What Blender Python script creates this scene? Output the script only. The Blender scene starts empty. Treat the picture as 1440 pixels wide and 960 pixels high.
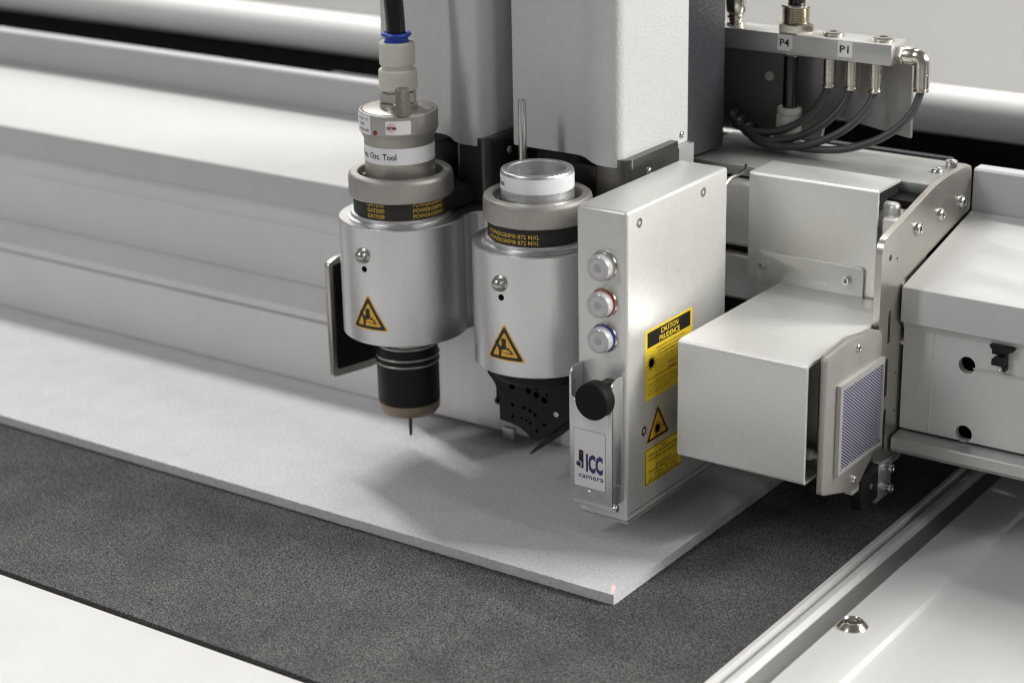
import bpy, bmesh, math, random
from mathutils import Vector, Matrix
from mathutils.geometry import tessellate_polygon
random.seed(4)
sc = bpy.context.scene
col = sc.collection
PI = math.pi
S = 0.001                      # everything below is written in millimetres

# ------------------------------------------------------------------ camera
cam_d = bpy.data.cameras.new('camera')
cam = bpy.data.objects.new('camera', cam_d)
col.objects.link(cam)
# rows of the fitted camera rotation: right, down and forward directions in world space
R_ = Vector((0.8197, 0.5724, -0.0193)); D_ = Vector((0.1805, -0.2900, -0.9399)); F_ = Vector((-0.5436, 0.7669, -0.3410))
F_.normalize(); R_ = (R_ - F_ * R_.dot(F_)).normalized(); D_ = F_.cross(R_)
m = Matrix((R_, -D_, -F_)).transposed().to_4x4()
m.translation = Vector((0.5871, -0.7382, 0.4120))
cam.matrix_world = m
cam_d.sensor_width = 36.0
cam_d.lens = 70.797
cam_d.clip_start = 0.02
cam_d.clip_end = 60.0
cam_d.dof.use_dof = True
cam_d.dof.focus_distance = 0.92
cam_d.dof.aperture_fstop = 7.8
cam_d.dof.aperture_blades = 9
sc.camera = cam

# ------------------------------------------------------------------ light
w = bpy.data.worlds.new('World'); sc.world = w; w.use_nodes = True
bg = w.node_tree.nodes['Background']
bg.inputs[0].default_value = (0.98, 0.98, 1.0, 1); bg.inputs[1].default_value = 0.16

def area(name, loc, target, sx, sy, power, color):
    d = bpy.data.lights.new(name, 'AREA'); d.shape = 'RECTANGLE'; d.size = sx; d.size_y = sy
    d.energy = power; d.color = color
    o = bpy.data.objects.new(name, d); col.objects.link(o)
    o.location = loc
    o.rotation_euler = (Vector(target) - Vector(loc)).to_track_quat('-Z', 'Y').to_euler()
    return o
# ceiling strips along the table's length, then an unseen side light and added fills
area('ceiling_or_fill_lamp', (-2.6, 1.36, 3.6), (0.0, 1.25, 0.0), 0.12, 1.5, 130, (1.0, 0.98, 0.955))
area('ceiling_or_fill_lamp', (-1.1, 1.36, 3.6), (0.0, 1.25, 0.0), 0.12, 1.5, 26, (1.0, 0.98, 0.955))
area('ceiling_or_fill_lamp', (2.25, 1.10, 1.55), (0.1, 0.05, 0.1), 0.8, 1.2, 96, (1.0, 0.98, 0.95))  # broad unseen window-like light from the right, no ceiling strip
area('ceiling_or_fill_lamp', (2.5, -0.45, 1.6), (0.3, 0.0, 0.0), 0.3, 1.2, 9, (1.0, 0.98, 0.95))  # added fill from the right front, lifts the rail and front faces
area('ceiling_or_fill_lamp', (-0.9, -2.2, 2.1), (0.0, 0.0, 0.05), 0.3, 1.6, 26, (0.98, 0.99, 1.0))  # added front-left fill for the cylinders and front faces, source unseen

sc.view_settings.view_transform = 'Standard'
sc.view_settings.look = 'None'
sc.view_settings.exposure = 0.04
sc.view_settings.gamma = 1.0
sc.cycles.filter_width = 1.1

# ------------------------------------------------------------------ materials
def mat(name, base, metallic=0.0, rough=0.5, bump=0.0, bscale=800.0, vary=0.0, vscale=30.0,
        rvary=0.0, stretch=None, spec=0.5, coat=0.0, bdist=0.0004, detail=3.0, trans=0.0, kind='noise', specks=0.0):
    mt = bpy.data.materials.new(name); mt.use_nodes = True
    nt = mt.node_tree; N = nt.nodes; L = nt.links
    p = N['Principled BSDF']
    p.inputs['Base Color'].default_value = (*base, 1); p.inputs['Metallic'].default_value = metallic
    p.inputs['Roughness'].default_value = rough; p.inputs['Specular IOR Level'].default_value = spec
    p.inputs['Coat Weight'].default_value = coat; p.inputs['Transmission Weight'].default_value = trans
    tc = N.new('ShaderNodeTexCoord'); mp = N.new('ShaderNodeMapping')
    L.new(tc.outputs['Object'], mp.inputs[0])
    if stretch: mp.inputs['Scale'].default_value = stretch
    src = mp.outputs[0]
    if vary or rvary:
        n = N.new('ShaderNodeTexNoise'); n.inputs['Scale'].default_value = vscale; n.inputs['Detail'].default_value = 6
        n.inputs['Roughness'].default_value = 0.65
        L.new(src, n.inputs['Vector'])
        if vary:
            r = N.new('ShaderNodeMapRange'); r.inputs[1].default_value = 0.3; r.inputs[2].default_value = 0.7
            r.inputs[3].default_value = 1 - vary; r.inputs[4].default_value = 1 + vary
            L.new(n.outputs[0], r.inputs[0])
            mx = N.new('ShaderNodeMix'); mx.data_type = 'RGBA'; mx.blend_type = 'MULTIPLY'; mx.inputs[0].default_value = 1
            mx.inputs[6].default_value = (*base, 1); L.new(r.outputs[0], mx.inputs[7])
            L.new(mx.outputs[2], p.inputs['Base Color'])
        if rvary:
            r = N.new('ShaderNodeMapRange'); r.inputs[1].default_value = 0.3; r.inputs[2].default_value = 0.7
            r.inputs[3].default_value = max(0.02, rough - rvary); r.inputs[4].default_value = rough + rvary
            L.new(n.outputs[0], r.inputs[0]); L.new(r.outputs[0], p.inputs['Roughness'])
    if specks:
        v = N.new('ShaderNodeTexNoise'); v.inputs['Scale'].default_value = 260; v.inputs['Detail'].default_value = 1
        L.new(tc.outputs['Object'], v.inputs['Vector'])
        r2 = N.new('ShaderNodeMapRange'); r2.inputs[1].default_value = 0.74; r2.inputs[2].default_value = 0.80
        r2.inputs[3].default_value = 1.0; r2.inputs[4].default_value = 1 - specks
        L.new(v.outputs[0], r2.inputs[0])
        m2 = N.new('ShaderNodeMix'); m2.data_type = 'RGBA'; m2.blend_type = 'MULTIPLY'; m2.inputs[0].default_value = 1
        L.new(mx.outputs[2], m2.inputs[6]); L.new(r2.outputs[0], m2.inputs[7]); L.new(m2.outputs[2], p.inputs['Base Color'])
    if bump:
        if kind == 'noise':
            n2 = N.new('ShaderNodeTexNoise'); n2.inputs['Detail'].default_value = detail
        else:
            n2 = N.new('ShaderNodeTexVoronoi'); n2.feature = 'SMOOTH_F1'
        n2.inputs['Scale'].default_value = bscale; L.new(src, n2.inputs['Vector'])
        b = N.new('ShaderNodeBump'); b.inputs['Strength'].default_value = bump; b.inputs['Distance'].default_value = bdist
        L.new(n2.outputs[0], b.inputs['Height']); L.new(b.outputs[0], p.inputs['Normal'])
    return mt

def speckle(name, dark, light, scale, lo, hi, rough, bump, bdist, vary=0.12, vscale=12.0, sheen=0.0):
    mt = bpy.data.materials.new(name); mt.use_nodes = True
    nt = mt.node_tree; N = nt.nodes; L = nt.links; p = N['Principled BSDF']
    p.inputs['Roughness'].default_value = rough; p.inputs['Specular IOR Level'].default_value = 0.25
    p.inputs['Sheen Weight'].default_value = sheen
    tc = N.new('ShaderNodeTexCoord')
    n = N.new('ShaderNodeTexNoise'); n.inputs['Scale'].default_value = scale; n.inputs['Detail'].default_value = 4; n.inputs['Roughness'].default_value = 0.7
    L.new(tc.outputs['Object'], n.inputs['Vector'])
    cr = N.new('ShaderNodeValToRGB'); e = cr.color_ramp.elements
    e[0].position = lo; e[0].color = (*dark, 1); e[1].position = hi; e[1].color = (*light, 1)
    L.new(n.outputs[0], cr.inputs[0])
    n3 = N.new('ShaderNodeTexNoise'); n3.inputs['Scale'].default_value = vscale; n3.inputs['Detail'].default_value = 5
    L.new(tc.outputs['Object'], n3.inputs['Vector'])
    r = N.new('ShaderNodeMapRange'); r.inputs[1].default_value = 0.3; r.inputs[2].default_value = 0.7
    r.inputs[3].default_value = 1 - vary; r.inputs[4].default_value = 1 + vary
    L.new(n3.outputs[0], r.inputs[0])
    mx = N.new('ShaderNodeMix'); mx.data_type = 'RGBA'; mx.blend_type = 'MULTIPLY'; mx.inputs[0].default_value = 1
    L.new(cr.outputs[0], mx.inputs[6]); L.new(r.outputs[0], mx.inputs[7]); L.new(mx.outputs[2], p.inputs['Base Color'])
    b = N.new('ShaderNodeBump'); b.inputs['Strength'].default_value = bump; b.inputs['Distance'].default_value = bdist
    L.new(n.outputs[0], b.inputs['Height']); L.new(b.outputs[0], p.inputs['Normal'])
    return mt

M = {}
M['alu'] = mat('satin anodised aluminium', (0.67, 0.668, 0.67), 0.92, 0.33, 0.16, 2600, 0.06, 500, 0.05)
M['alu_box'] = mat('silver sheet metal', (0.74, 0.735, 0.71), 0.55, 0.40, 0.10, 2200, 0.03, 420, 0.04, specks=0.10)
M['alu_grey'] = mat('grey anodised collar', (0.43, 0.41, 0.38), 0.75, 0.42, 0.25, 2600, 0.04, 40, 0.05)
M['alu_bar'] = mat('extruded aluminium', (0.50, 0.50, 0.485), 0.6, 0.42, 0.10, 1600, 0.05, 20, 0.05, stretch=(0.1, 1, 1))
M['brushed'] = mat('brushed plate', (0.56, 0.55, 0.54), 0.8, 0.36, 0.15, 900, 0.10, 90, 0.06, stretch=(1, 1, 0.03))
M['steel'] = mat('stainless plate', (0.50, 0.48, 0.44), 0.95, 0.32, 0.0, 1500, 0.06, 25, 0.07)
M['nickel'] = mat('nickel plating', (0.66, 0.62, 0.55), 1.0, 0.20, 0.05, 1200, 0.05, 80, 0.05)
M['screw'] = mat('bright screw steel', (0.62, 0.61, 0.59), 1.0, 0.22)
M['blade_steel'] = mat('dark blade steel', (0.05, 0.048, 0.046), 0.9, 0.35)
M['dark_metal'] = mat('dark glossy metal', (0.10, 0.095, 0.088), 0.7, 0.28, 0.05, 900, 0.15, 40, 0.08)
M['white'] = mat('white powder coat', (0.54, 0.535, 0.525), 0.0, 0.55, 0.12, 1500, 0.025, 40, 0.05)
M['white_tube'] = mat('white painted tube', (0.84, 0.835, 0.82), 0.0, 0.5, vary=0.02, vscale=12)
M['white_table'] = mat('white table coating', (0.52, 0.515, 0.505), 0.0, 0.5, 0.05, 1500, 0.03, 40, 0.06, spec=0.3)
M['beam_grey'] = mat('satin aluminium profile', (0.62, 0.62, 0.60), 0.25, 0.45, 0.10, 1200, 0.05, 20, 0.05, stretch=(0.06, 1, 1))
M['apron'] = mat('matt grey aluminium skirt', (0.68, 0.68, 0.67), 0.1, 0.55, 0.08, 900, 0.04, 15)
M['riser'] = mat('grey riser profile', (0.50, 0.50, 0.505), 0.2, 0.5, 0.08, 900, 0.03, 30)
M['rail'] = mat('anodised rail', (0.74, 0.735, 0.72), 0.25, 0.40, 0.06, 1500, 0.05, 30, 0.06, stretch=(1, 0.06, 1))
M['rail_shade'] = mat('dull grey rail shade', (0.36, 0.355, 0.34), 0.6, 0.42, 0.05, 1500, 0.05, 30, 0.05, stretch=(1, 0.06, 1))  # tone stands in for the dark reflection band along the rail
M['leather'] = mat('grained grey plastic', (0.55, 0.55, 0.54), 0.0, 0.46, 0.34, 820, 0.03, 200, 0.0, bdist=0.0008, detail=1.5)
M['dark_panel'] = mat('grained anthracite plastic', (0.035, 0.038, 0.044), 0.0, 0.42, 0.5, 640, 0.04, 20, 0.0, bdist=0.0008, detail=1.5)
M['plate_grey'] = mat('dark grey plate', (0.28, 0.275, 0.265), 0.5, 0.42, 0.05, 900, 0.04, 15, 0.04)
M['plate_mid'] = mat('shaded grey plate', (0.38, 0.375, 0.36), 0.6, 0.44, 0.05, 900, 0.08, 18, 0.06)  # darkened in colour to keep the carriage top looking shaded under the right lamp
M['black'] = mat('black plastic', (0.008, 0.008, 0.009), 0.0, 0.42, 0.1, 900, 0.1, 60, spec=0.3)
M['black_matt'] = mat('matt black', (0.006, 0.006, 0.006), 0.0, 0.6, 0.2, 900, 0.1, 60, spec=0.2)
M['black_anod'] = mat('black anodised aluminium', (0.010, 0.009, 0.011), 0.0, 0.45, 0.1, 1500, 0.1, 60, spec=0.3)
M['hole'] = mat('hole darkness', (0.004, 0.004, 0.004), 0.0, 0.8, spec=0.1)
M['foam'] = mat('black foam', (0.022, 0.021, 0.02), 0.0, 0.95, 1.0, 900, 0.5, 700, bdist=0.0012, spec=0.1)
M['hose_black'] = mat('black pneumatic tube', (0.008, 0.008, 0.009), 0.0, 0.16, spec=0.6)
M['hose_grey'] = mat('grey rubber hose', (0.055, 0.058, 0.062), 0.0, 0.42, 0.2, 900, 0.15, 80)
M['fitting'] = mat('off white plastic fitting', (0.58, 0.56, 0.51), 0.0, 0.4, 0.05, 800, 0.04, 60)
M['blue'] = mat('blue release ring', (0.015, 0.06, 0.42), 0.0, 0.35)
M['knurl'] = mat('knurled steel', (0.30, 0.28, 0.25), 0.8, 0.5, 0.8, 3200, 0.25, 900, bdist=0.0009)
M['tan'] = mat('tan ferrule', (0.30, 0.235, 0.17), 0.45, 0.4, 0.1, 900, 0.12, 90, 0.06)
M['paper'] = mat('white label', (0.78, 0.78, 0.79), 0.0, 0.4, vary=0.02, vscale=100)
M['silver_label'] = mat('silver label', (0.74, 0.74, 0.74), 0.1, 0.4)
M['ink'] = mat('black print', (0.012, 0.011, 0.012), 0.0, 0.4)
M['navy'] = mat('navy print', (0.030, 0.034, 0.13), 0.0, 0.4)
M['red'] = mat('red enamel', (0.30, 0.012, 0.012), 0.0, 0.4)
M['pink'] = mat('pink print', (0.74, 0.52, 0.53), 0.0, 0.5)
M['yellow'] = mat('yellow label', (0.84, 0.61, 0.04), 0.0, 0.35, vary=0.03, vscale=80)
M['amber'] = mat('amber sign', (0.80, 0.43, 0.03), 0.0, 0.35, vary=0.03, vscale=80)
M['belt_print'] = mat('yellow belt print', (0.62, 0.40, 0.04), 0.0, 0.55, vary=0.35, vscale=900)
M['belt'] = mat('black belt rubber', (0.014, 0.013, 0.013), 0.0, 0.6, 0.15, 900, 0.15, 100)
M['lens'] = mat('clear button lens', (0.50, 0.50, 0.50), 0.0, 0.22, vary=0.05, vscale=200, coat=0.4)
M['lens_core'] = mat('button lens core', (0.40, 0.40, 0.40), 0.0, 0.5)
M['ring_red'] = mat('red lens ring', (0.36, 0.035, 0.02), 0.0, 0.25)
M['ring_blue'] = mat('blue lens ring', (0.02, 0.03, 0.36), 0.0, 0.25)
M['slat'] = mat('filter fin', (0.52, 0.52, 0.64), 0.6, 0.3)
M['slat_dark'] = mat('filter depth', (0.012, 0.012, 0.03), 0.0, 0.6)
M['wall'] = mat('grey painted wall', (0.74, 0.735, 0.72), 0.0, 0.7, vary=0.04, vscale=2.5)
M['floor'] = mat('grey floor', (0.35, 0.34, 0.32), 0.0, 0.5, vary=0.06, vscale=4)
M['mat'] = speckle('grey felt conveyor', (0.004, 0.004, 0.004), (0.165, 0.165, 0.157), 1250, 0.42, 0.64, 0.95, 0.9, 0.0009, 0.24, 32, 0.1)
M['felt'] = speckle('pale felt', (0.52, 0.52, 0.54), (0.70, 0.70, 0.72), 620, 0.3, 0.7, 0.95, 0.5, 0.0009, 0.04, 60, 0.15)

# ------------------------------------------------------------------ building helpers
ROOT = {}
def tag(o, label=None, cat=None, group=None, kind=None):
    if label: o['label'] = label
    if cat: o['category'] = cat
    if group: o['group'] = group
    if kind: o['kind'] = kind
    return o
def thing(name, loc, label, cat, group=None):
    o = bpy.data.objects.new(name, None); col.objects.link(o)
    o.empty_display_size = 0.01
    o.location = Vector(loc) * S
    ROOT[o] = Vector(loc)
    return tag(o, label, cat, group)

class MB:
    def __init__(self): self.bm = bmesh.new()
    def box(self, x0, x1, y0, y1, z0, z1, bev=0.0, seg=2):
        b = bmesh.new()
        bmesh.ops.create_cube(b, size=1.0)
        for v in b.verts:
            v.co = Vector(((x0 + x1) / 2 + v.co.x * (x1 - x0), (y0 + y1) / 2 + v.co.y * (y1 - y0), (z0 + z1) / 2 + v.co.z * (z1 - z0)))
        if bev: bmesh.ops.bevel(b, geom=b.edges[:], offset=bev, segments=seg, profile=0.5, affect='EDGES', clamp_overlap=True)
        self.merge(b); return self
    def merge(self, b, mtx=None):
        if mtx: bmesh.ops.transform(b, matrix=mtx, verts=b.verts[:])
        vm = {v: self.bm.verts.new(v.co) for v in b.verts}
        for f in b.faces:
            try: self.bm.faces.new([vm[v] for v in f.verts])
            except ValueError: pass
        b.free()
    def rings(self, prof, mtx=None, n=48, cap0=True, cap1=True, fn=None):
        # prof: list of (radius, height[, shape]); shape 'hex' makes that ring a hexagon; fn(radius, angle) varies it
        b = bmesh.new(); R = []
        for p in prof:
            r, h = p[0], p[1]; hx = len(p) > 2 and p[2]
            if r < 1e-6: R.append([b.verts.new((0, 0, h))]); continue
            ring = []
            for i in range(n):
                a = 2 * PI * i / n; rr = r
                if hx == 'hex': rr = r * math.cos(PI / 6) / math.cos((a % (PI / 3)) - PI / 6)
                elif fn and hx == 'fn': rr = fn(r, i)
                ring.append(b.verts.new((rr * math.cos(a), rr * math.sin(a), h)))
            R.append(ring)
        for k in range(len(R) - 1):
            A, B = R[k], R[k + 1]
            if len(A) == 1 and len(B) == 1: continue
            for i in range(n):
                j = (i + 1) % n
                if len(A) == 1: b.faces.new((A[0], B[j], B[i]))
                elif len(B) == 1: b.faces.new((A[i], A[j], B[0]))
                else: b.faces.new((A[i], A[j], B[j], B[i]))
        if cap0 and len(R[0]) > 2: b.faces.new(list(reversed(R[0])))
        if cap1 and len(R[-1]) > 2: b.faces.new(R[-1])
        self.merge(b, mtx); return self
    def lathe(self, prof, x=0, y=0, n=64, **k): return self.rings(prof, Matrix.Translation((x, y, 0)), n, **k)
    def prism(self, outer, c0, c1, plane='XZ', holes=(), bev=0.0, seg=2):
        # a plate with an outline (and holes) in one plane, from c0 to c1 along the third axis
        def P(u, v, c):
            return {'XZ': (u, c, v), 'YZ': (c, u, v), 'XY': (u, v, c)}[plane]
        b = bmesh.new()
        loops = [list(outer)] + [list(h) for h in holes]
        V0 = [[b.verts.new(P(u, v, c0)) for u, v in lp] for lp in loops]
        V1 = [[b.verts.new(P(u, v, c1)) for u, v in lp] for lp in loops]
        if holes:
            tri = tessellate_polygon([[Vector((u, v, 0)) for u, v in lp] for lp in loops])
            f0 = [v for lp in V0 for v in lp]; f1 = [v for lp in V1 for v in lp]
            for t in tri:
                try: b.faces.new([f0[i] for i in t]); b.faces.new([f1[i] for i in t])
                except ValueError: pass
        else:
            b.faces.new(V0[0]); b.faces.new(V1[0])
        for A, B in zip(V0, V1):
            for i in range(len(A)):
                j = (i + 1) % len(A); b.faces.new((A[i], A[j], B[j], B[i]))
        bmesh.ops.recalc_face_normals(b, faces=b.faces[:])
        if bev and not holes:
            ed = [e for e in b.edges if len(e.link_faces) == 2 and e.calc_face_angle(0) > 0.6]
            bmesh.ops.bevel(b, geom=ed, offset=bev, segments=seg, profile=0.5, affect='EDGES', clamp_overlap=True)
        self.merge(b); return self
    def tube(self, pts, r, n=14, closed=False, sub=6, cap=True):
        P = [Vector(p) for p in pts]
        if sub > 1 and len(P) > 2:
            Q = []
            for i in range(len(P) - 1):
                p0 = P[max(i - 1, 0)]; p1 = P[i]; p2 = P[i + 1]; p3 = P[min(i + 2, len(P) - 1)]
                for k in range(sub):
                    t = k / sub
                    Q.append(0.5 * ((2 * p1) + (p2 - p0) * t + (2 * p0 - 5 * p1 + 4 * p2 - p3) * t * t + (3 * p1 - p0 - 3 * p2 + p3) * t ** 3))
            Q.append(P[-1]); P = Q
        b = bmesh.new(); R = []; up = None
        for i, p in enumerate(P):
            t = (P[min(i + 1, len(P) - 1)] - P[max(i - 1, 0)]).normalized()
            if up is None: up = t.orthogonal().normalized()
            up = (up - t * up.dot(t)).normalized(); sd = t.cross(up)
            rr = r(i / (len(P) - 1)) if callable(r) else r
            R.append([b.verts.new(p + (up * math.cos(2 * PI * k / n) + sd * math.sin(2 * PI * k / n)) * rr) for k in range(n)])
        for A, B in zip(R, R[1:]):
            for i in range(n): b.faces.new((A[i], A[(i + 1) % n], B[(i + 1) % n], B[i]))
        if cap: b.faces.new(list(reversed(R[0]))); b.faces.new(R[-1])
        self.merge(b); return self
    def build(self, name, m_, parent=None, angle=32, loc=None, label=None, flat=False):
        root = ROOT[parent] if parent else (Vector(loc) if loc else Vector((0, 0, 0)))
        bmesh.ops.recalc_face_normals(self.bm, faces=self.bm.faces[:])
        for v in self.bm.verts: v.co = (v.co - root) * S
        me = bpy.data.meshes.new(name); self.bm.to_mesh(me); self.bm.free()
        me.materials.append(M[m_])
        if not flat:
            me.shade_smooth(); me.set_sharp_from_angle(angle=math.radians(angle))
        o = bpy.data.objects.new(name, me); col.objects.link(o)
        ROOT[o] = root
        if parent: o.parent = parent
        else: o.location = root * S
        if label: o['label'] = label
        return o

def axis_m(pos, axis, spin=0.0):
    q = Vector(axis).to_track_quat('Z', 'Y')
    return Matrix.Translation(pos) @ q.to_matrix().to_4x4() @ Matrix.Rotation(spin, 4, 'Z')

SCREWS = {}
def screw(parent, pos, axis, r, style='button', name='screw', h=None, m_='screw'):
    # a screw head whose underside sits at pos, looking along axis
    key = (style, r, h, m_, name)
    if key not in SCREWS:
        b = MB()
        if style == 'button':
            hh = h or r * 0.55; k = r * 0.46
            b.rings([(r, -0.3), (r, hh * .15), (r * .93, hh * .5), (r * .75, hh * .85), (r * .55, hh), (k * 1.1, hh), (k, hh * .9, 'hex'), (k * .95, hh * .25, 'hex'), (0, hh * .2)], n=24, cap1=False)
        elif style == 'socket':
            hh = h or r * 1.1; k = r * 0.52
            b.rings([(r, -0.3), (r, hh * .93), (r * .93, hh), (k * 1.12, hh), (k, hh * .93, 'hex'), (k * .95, hh * .35, 'hex'), (0, hh * .3)], n=24, cap1=False)
        elif style == 'sunk':
            k = r * 0.45
            b.rings([(r, -0.2), (r, 0.12), (r * .9, 0.2), (k * 1.3, 0.2), (k, 0.1, 'hex'), (k * .9, -.4, 'hex'), (0, -.45)], n=24, cap1=False)
        else:
            hh = h or r * .7
            b.rings([(r, -0.2), (r, hh * .2), (r * .92, hh * .5), (r * .7, hh * .8), (r * .4, hh * .96), (0, hh)], n=24, cap1=False)
        bm = b.bm
        bmesh.ops.recalc_face_normals(bm, faces=bm.faces[:])
        for v in bm.verts: v.co *= S
        me = bpy.data.meshes.new(name); bm.to_mesh(me); bm.free(); me.materials.append(M[m_])
        me.shade_smooth(); me.set_sharp_from_angle(angle=math.radians(35))
        SCREWS[key] = me
    o = bpy.data.objects.new(name, SCREWS[key]); col.objects.link(o)
    o.parent = parent
    mt = axis_m((0, 0, 0), axis, random.uniform(0, 3)); mt.translation = (Vector(pos) - ROOT[parent]) * S
    o.matrix_local = mt
    return o

# print and stickers: a 2D shape is mapped onto a plane or a cylinder
def on_front(x0, z0, y):      return lambda u, v, d: (x0 + u, y - d, z0 + v)
def on_side(y0, z0, x):       return lambda u, v, d: (x + d, y0 + u, z0 + v)
def on_cyl(cx, cy, r, a0, z0):
    def f(u, v, d):
        a = math.radians(a0) + u / r
        return (cx + (r + d) * math.cos(a), cy + (r + d) * math.sin(a), z0 + v)
    return f
def stamp(name, polys, fmap, m_, parent, d=0.12, slice_=0.0, sub_lists=False):
    b = bmesh.new()
    for pl in polys:
        loops = pl if sub_lists else [pl]
        vs = [[b.verts.new((u, v, 0)) for u, v in lp] for lp in loops]
        if len(loops) == 1 and not sub_lists and len(loops[0]) <= 4: b.faces.new(vs[0])
        else:
            allv = [v for lp in vs for v in lp]
            for t in tessellate_polygon([[Vector((u, v, 0)) for u, v in lp] for lp in loops]):
                try: b.faces.new([allv[i] for i in t])
                except ValueError: pass
    if slice_:
        xs = [v.co.x for v in b.verts]; x = min(xs) + slice_
        while x < max(xs):
            bmesh.ops.bisect_plane(b, geom=b.verts[:] + b.edges[:] + b.faces[:], plane_co=(x, 0, 0), plane_no=(1, 0, 0)); x += slice_
    out = MB(); out.bm.free(); out.bm = b
    for v in b.verts: v.co = Vector(fmap(v.co.x, v.co.y, d))
    return out.build(name, m_, parent, flat=not slice_, angle=60)
def rect(u0, v0, u1, v1, r=0.0):
    if not r: return [(u0, v0), (u1, v0), (u1, v1), (u0, v1)]
    P = []
    for cx, cy, a0 in ((u1 - r, v0 + r, -90), (u1 - r, v1 - r, 0), (u0 + r, v1 - r, 90), (u0 + r, v0 + r, 180)):
        for k in range(6):
            a = math.radians(a0 + 18 * k); P.append((cx + r * math.cos(a), cy + r * math.sin(a)))
    return P
def circ(cx, cy, r, n=20): return [(cx + r * math.cos(2 * PI * i / n), cy + r * math.sin(2 * PI * i / n)) for i in range(n)]
def rpoly(pts, r, n=4):
    # a polygon with rounded corners
    out = []
    for i, p in enumerate(pts):
        p = Vector(p); a = (Vector(pts[i - 1]) - p); c = (Vector(pts[(i + 1) % len(pts)]) - p)
        rr = min(r[i] if isinstance(r, (list, tuple)) else r, a.length * .45, c.length * .45)
        if rr < 1e-4: out.append(tuple(p)); continue
        s, e = p + a.normalized() * rr, p + c.normalized() * rr
        for k in range(n + 1):
            t = k / n; out.append(tuple((s * (1 - t) ** 2 + p * 2 * t * (1 - t) + e * t * t)))
    return out

def text(body, size, fmap, m_, parent, name='lettering', width=None, align='LEFT', bold=0.0, d=0.2, track=1.0, spacing=1.0):
    cu = bpy.data.curves.new('t', 'FONT'); cu.body = body; cu.size = 1.0; cu.align_x = align; cu.offset = bold
    cu.resolution_u = 2; cu.space_character = track; cu.space_line = spacing
    to = bpy.data.objects.new('t', cu); col.objects.link(to)
    dg = bpy.context.evaluated_depsgraph_get(); dg.update()
    me = bpy.data.meshes.new_from_object(to.evaluated_get(dg))
    bpy.data.objects.remove(to); bpy.data.curves.remove(cu)
    b = bmesh.new(); b.from_mesh(me); bpy.data.meshes.remove(me)
    k = size / 0.7                       # size is the capital height
    xs = [v.co.x for v in b.verts]
    kx = width / (max(xs) - min(xs)) if width else k
    for v in b.verts: v.co = Vector(fmap(v.co.x * kx, v.co.y * k, d))
    out = MB(); out.bm.free(); out.bm = b
    return out.build(name, m_, parent, flat=True)
def star(cx, cy, r0, r1, n):
    return [(cx + (r1 if i % 2 == 0 else r0) * math.cos(PI * i / n), cy + (r1 if i % 2 == 0 else r0) * math.sin(PI * i / n)) for i in range(2 * n)]

# ================================================================== the setting
o = MB().box(-6000, 6000, 2300, 2400, -900, 4200).build('wall', 'wall'); tag(o, kind='structure')
o = MB().box(-6000, 6000, -3000, 2300, -1000, -900).build('floor', 'floor'); tag(o, kind='structure')

# ---- the table the machine stands on
tb = thing('cutting_table', (0, 0, -120), 'white cutting table bed with a metal side rail beside the grey felt mat', 'table')
MB().box(-1400, 229.6, -188, 900, -60, -3.5).build('table_bed', 'black_matt', tb)
MB().box(-1400, 700, -620, -191.2, -60, -1.2, 1.0).build('front_panel', 'white_table', tb)
MB().prism([(230.6, -8), (230.6, 0.6), (231.0, 1.0), (233.2, 1.0), (233.4, 0.6), (233.4, -8)], -186, 900, 'XZ').build('edge_strip', 'rail', tb)
rail = [(236.2, -60), (236.2, -0.6), (236.8, 0.2), (238.0, 0.5), (240.0, 0.2), (242.2, -1.4), (243.0, -4.6), (251.0, -4.6), (251.5, -1.2), (252.0, -0.8),
        (262, -0.8), (273, -0.8), (275, -1.4), (276.6, -3.0), (278.5, -3.6), (300, -3.8), (318, -4.2), (326, -5.5), (333, -9), (338, -16), (339, -60)]
MB().prism(rail, -186, 900, 'XZ').build('side_rail', 'rail', tb, angle=25)
MB().prism([(242.3, -4.5), (242.4, -1.8), (243.8, -2.1), (246, -2.4), (248.6, -2.3), (250.2, -1.9), (251.3, -1.4), (251.3, -4.5)], -186, 900, 'XZ').build('shade_strip', 'rail_shade', tb, angle=40)  # shade band on the rail, put into colour as a separate darker strip
def rail_screw(x, y, z):
    wsh = MB().rings([(6.7, -.2), (6.7, .3), (4.6, 2.5), (4.3, 2.7), (3.7, 2.1), (0, 2.1)], Matrix.Translation((x, y, z)), 40, cap1=False).build('cup_washer', 'nickel', tb)
    screw(wsh, (x, y, z + 2.1), (0, 0, 1), 3.3, 'sunk', m_='nickel')
rail_screw(258.6, -26, -0.8)

felt = MB().box(-1380, 230.2, -189.6, 880, -3.0, 0.0).build('felt_mat', 'mat', loc=(-500, 300, -3))
tag(felt, 'dark grey speckled felt mat lying flat across the cutting table', 'mat')
# cut outline with the small unevenness of a knife through fibres
def ragged(a, b_, n, amp):
    out = []
    for i in range(n):
        t = i / n; j = random.gauss(0, amp)
        out.append((a[0] + (b_[0] - a[0]) * t + (j if a[0] == b_[0] else 0), a[1] + (b_[1] - a[1]) * t + (j if a[1] == b_[1] else 0)))
    return out
edge = ragged((-500, -66.9), (163.2, -66.9), 560, 0.09) + ragged((163.2, -66.9), (163.2, 140), 190, 0.09) + [(163.2, 640), (-1300, 640), (-1300, -66.9)]
sheet = MB().prism(edge, 0.15, 5.0, 'XY', bev=0.0).build('felt_sheet', 'felt', loc=(-500, 300, 0), angle=50)
tag(sheet, 'pale grey felt sheet with a cut edge, lying on the dark mat', 'felt sheet')

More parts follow.
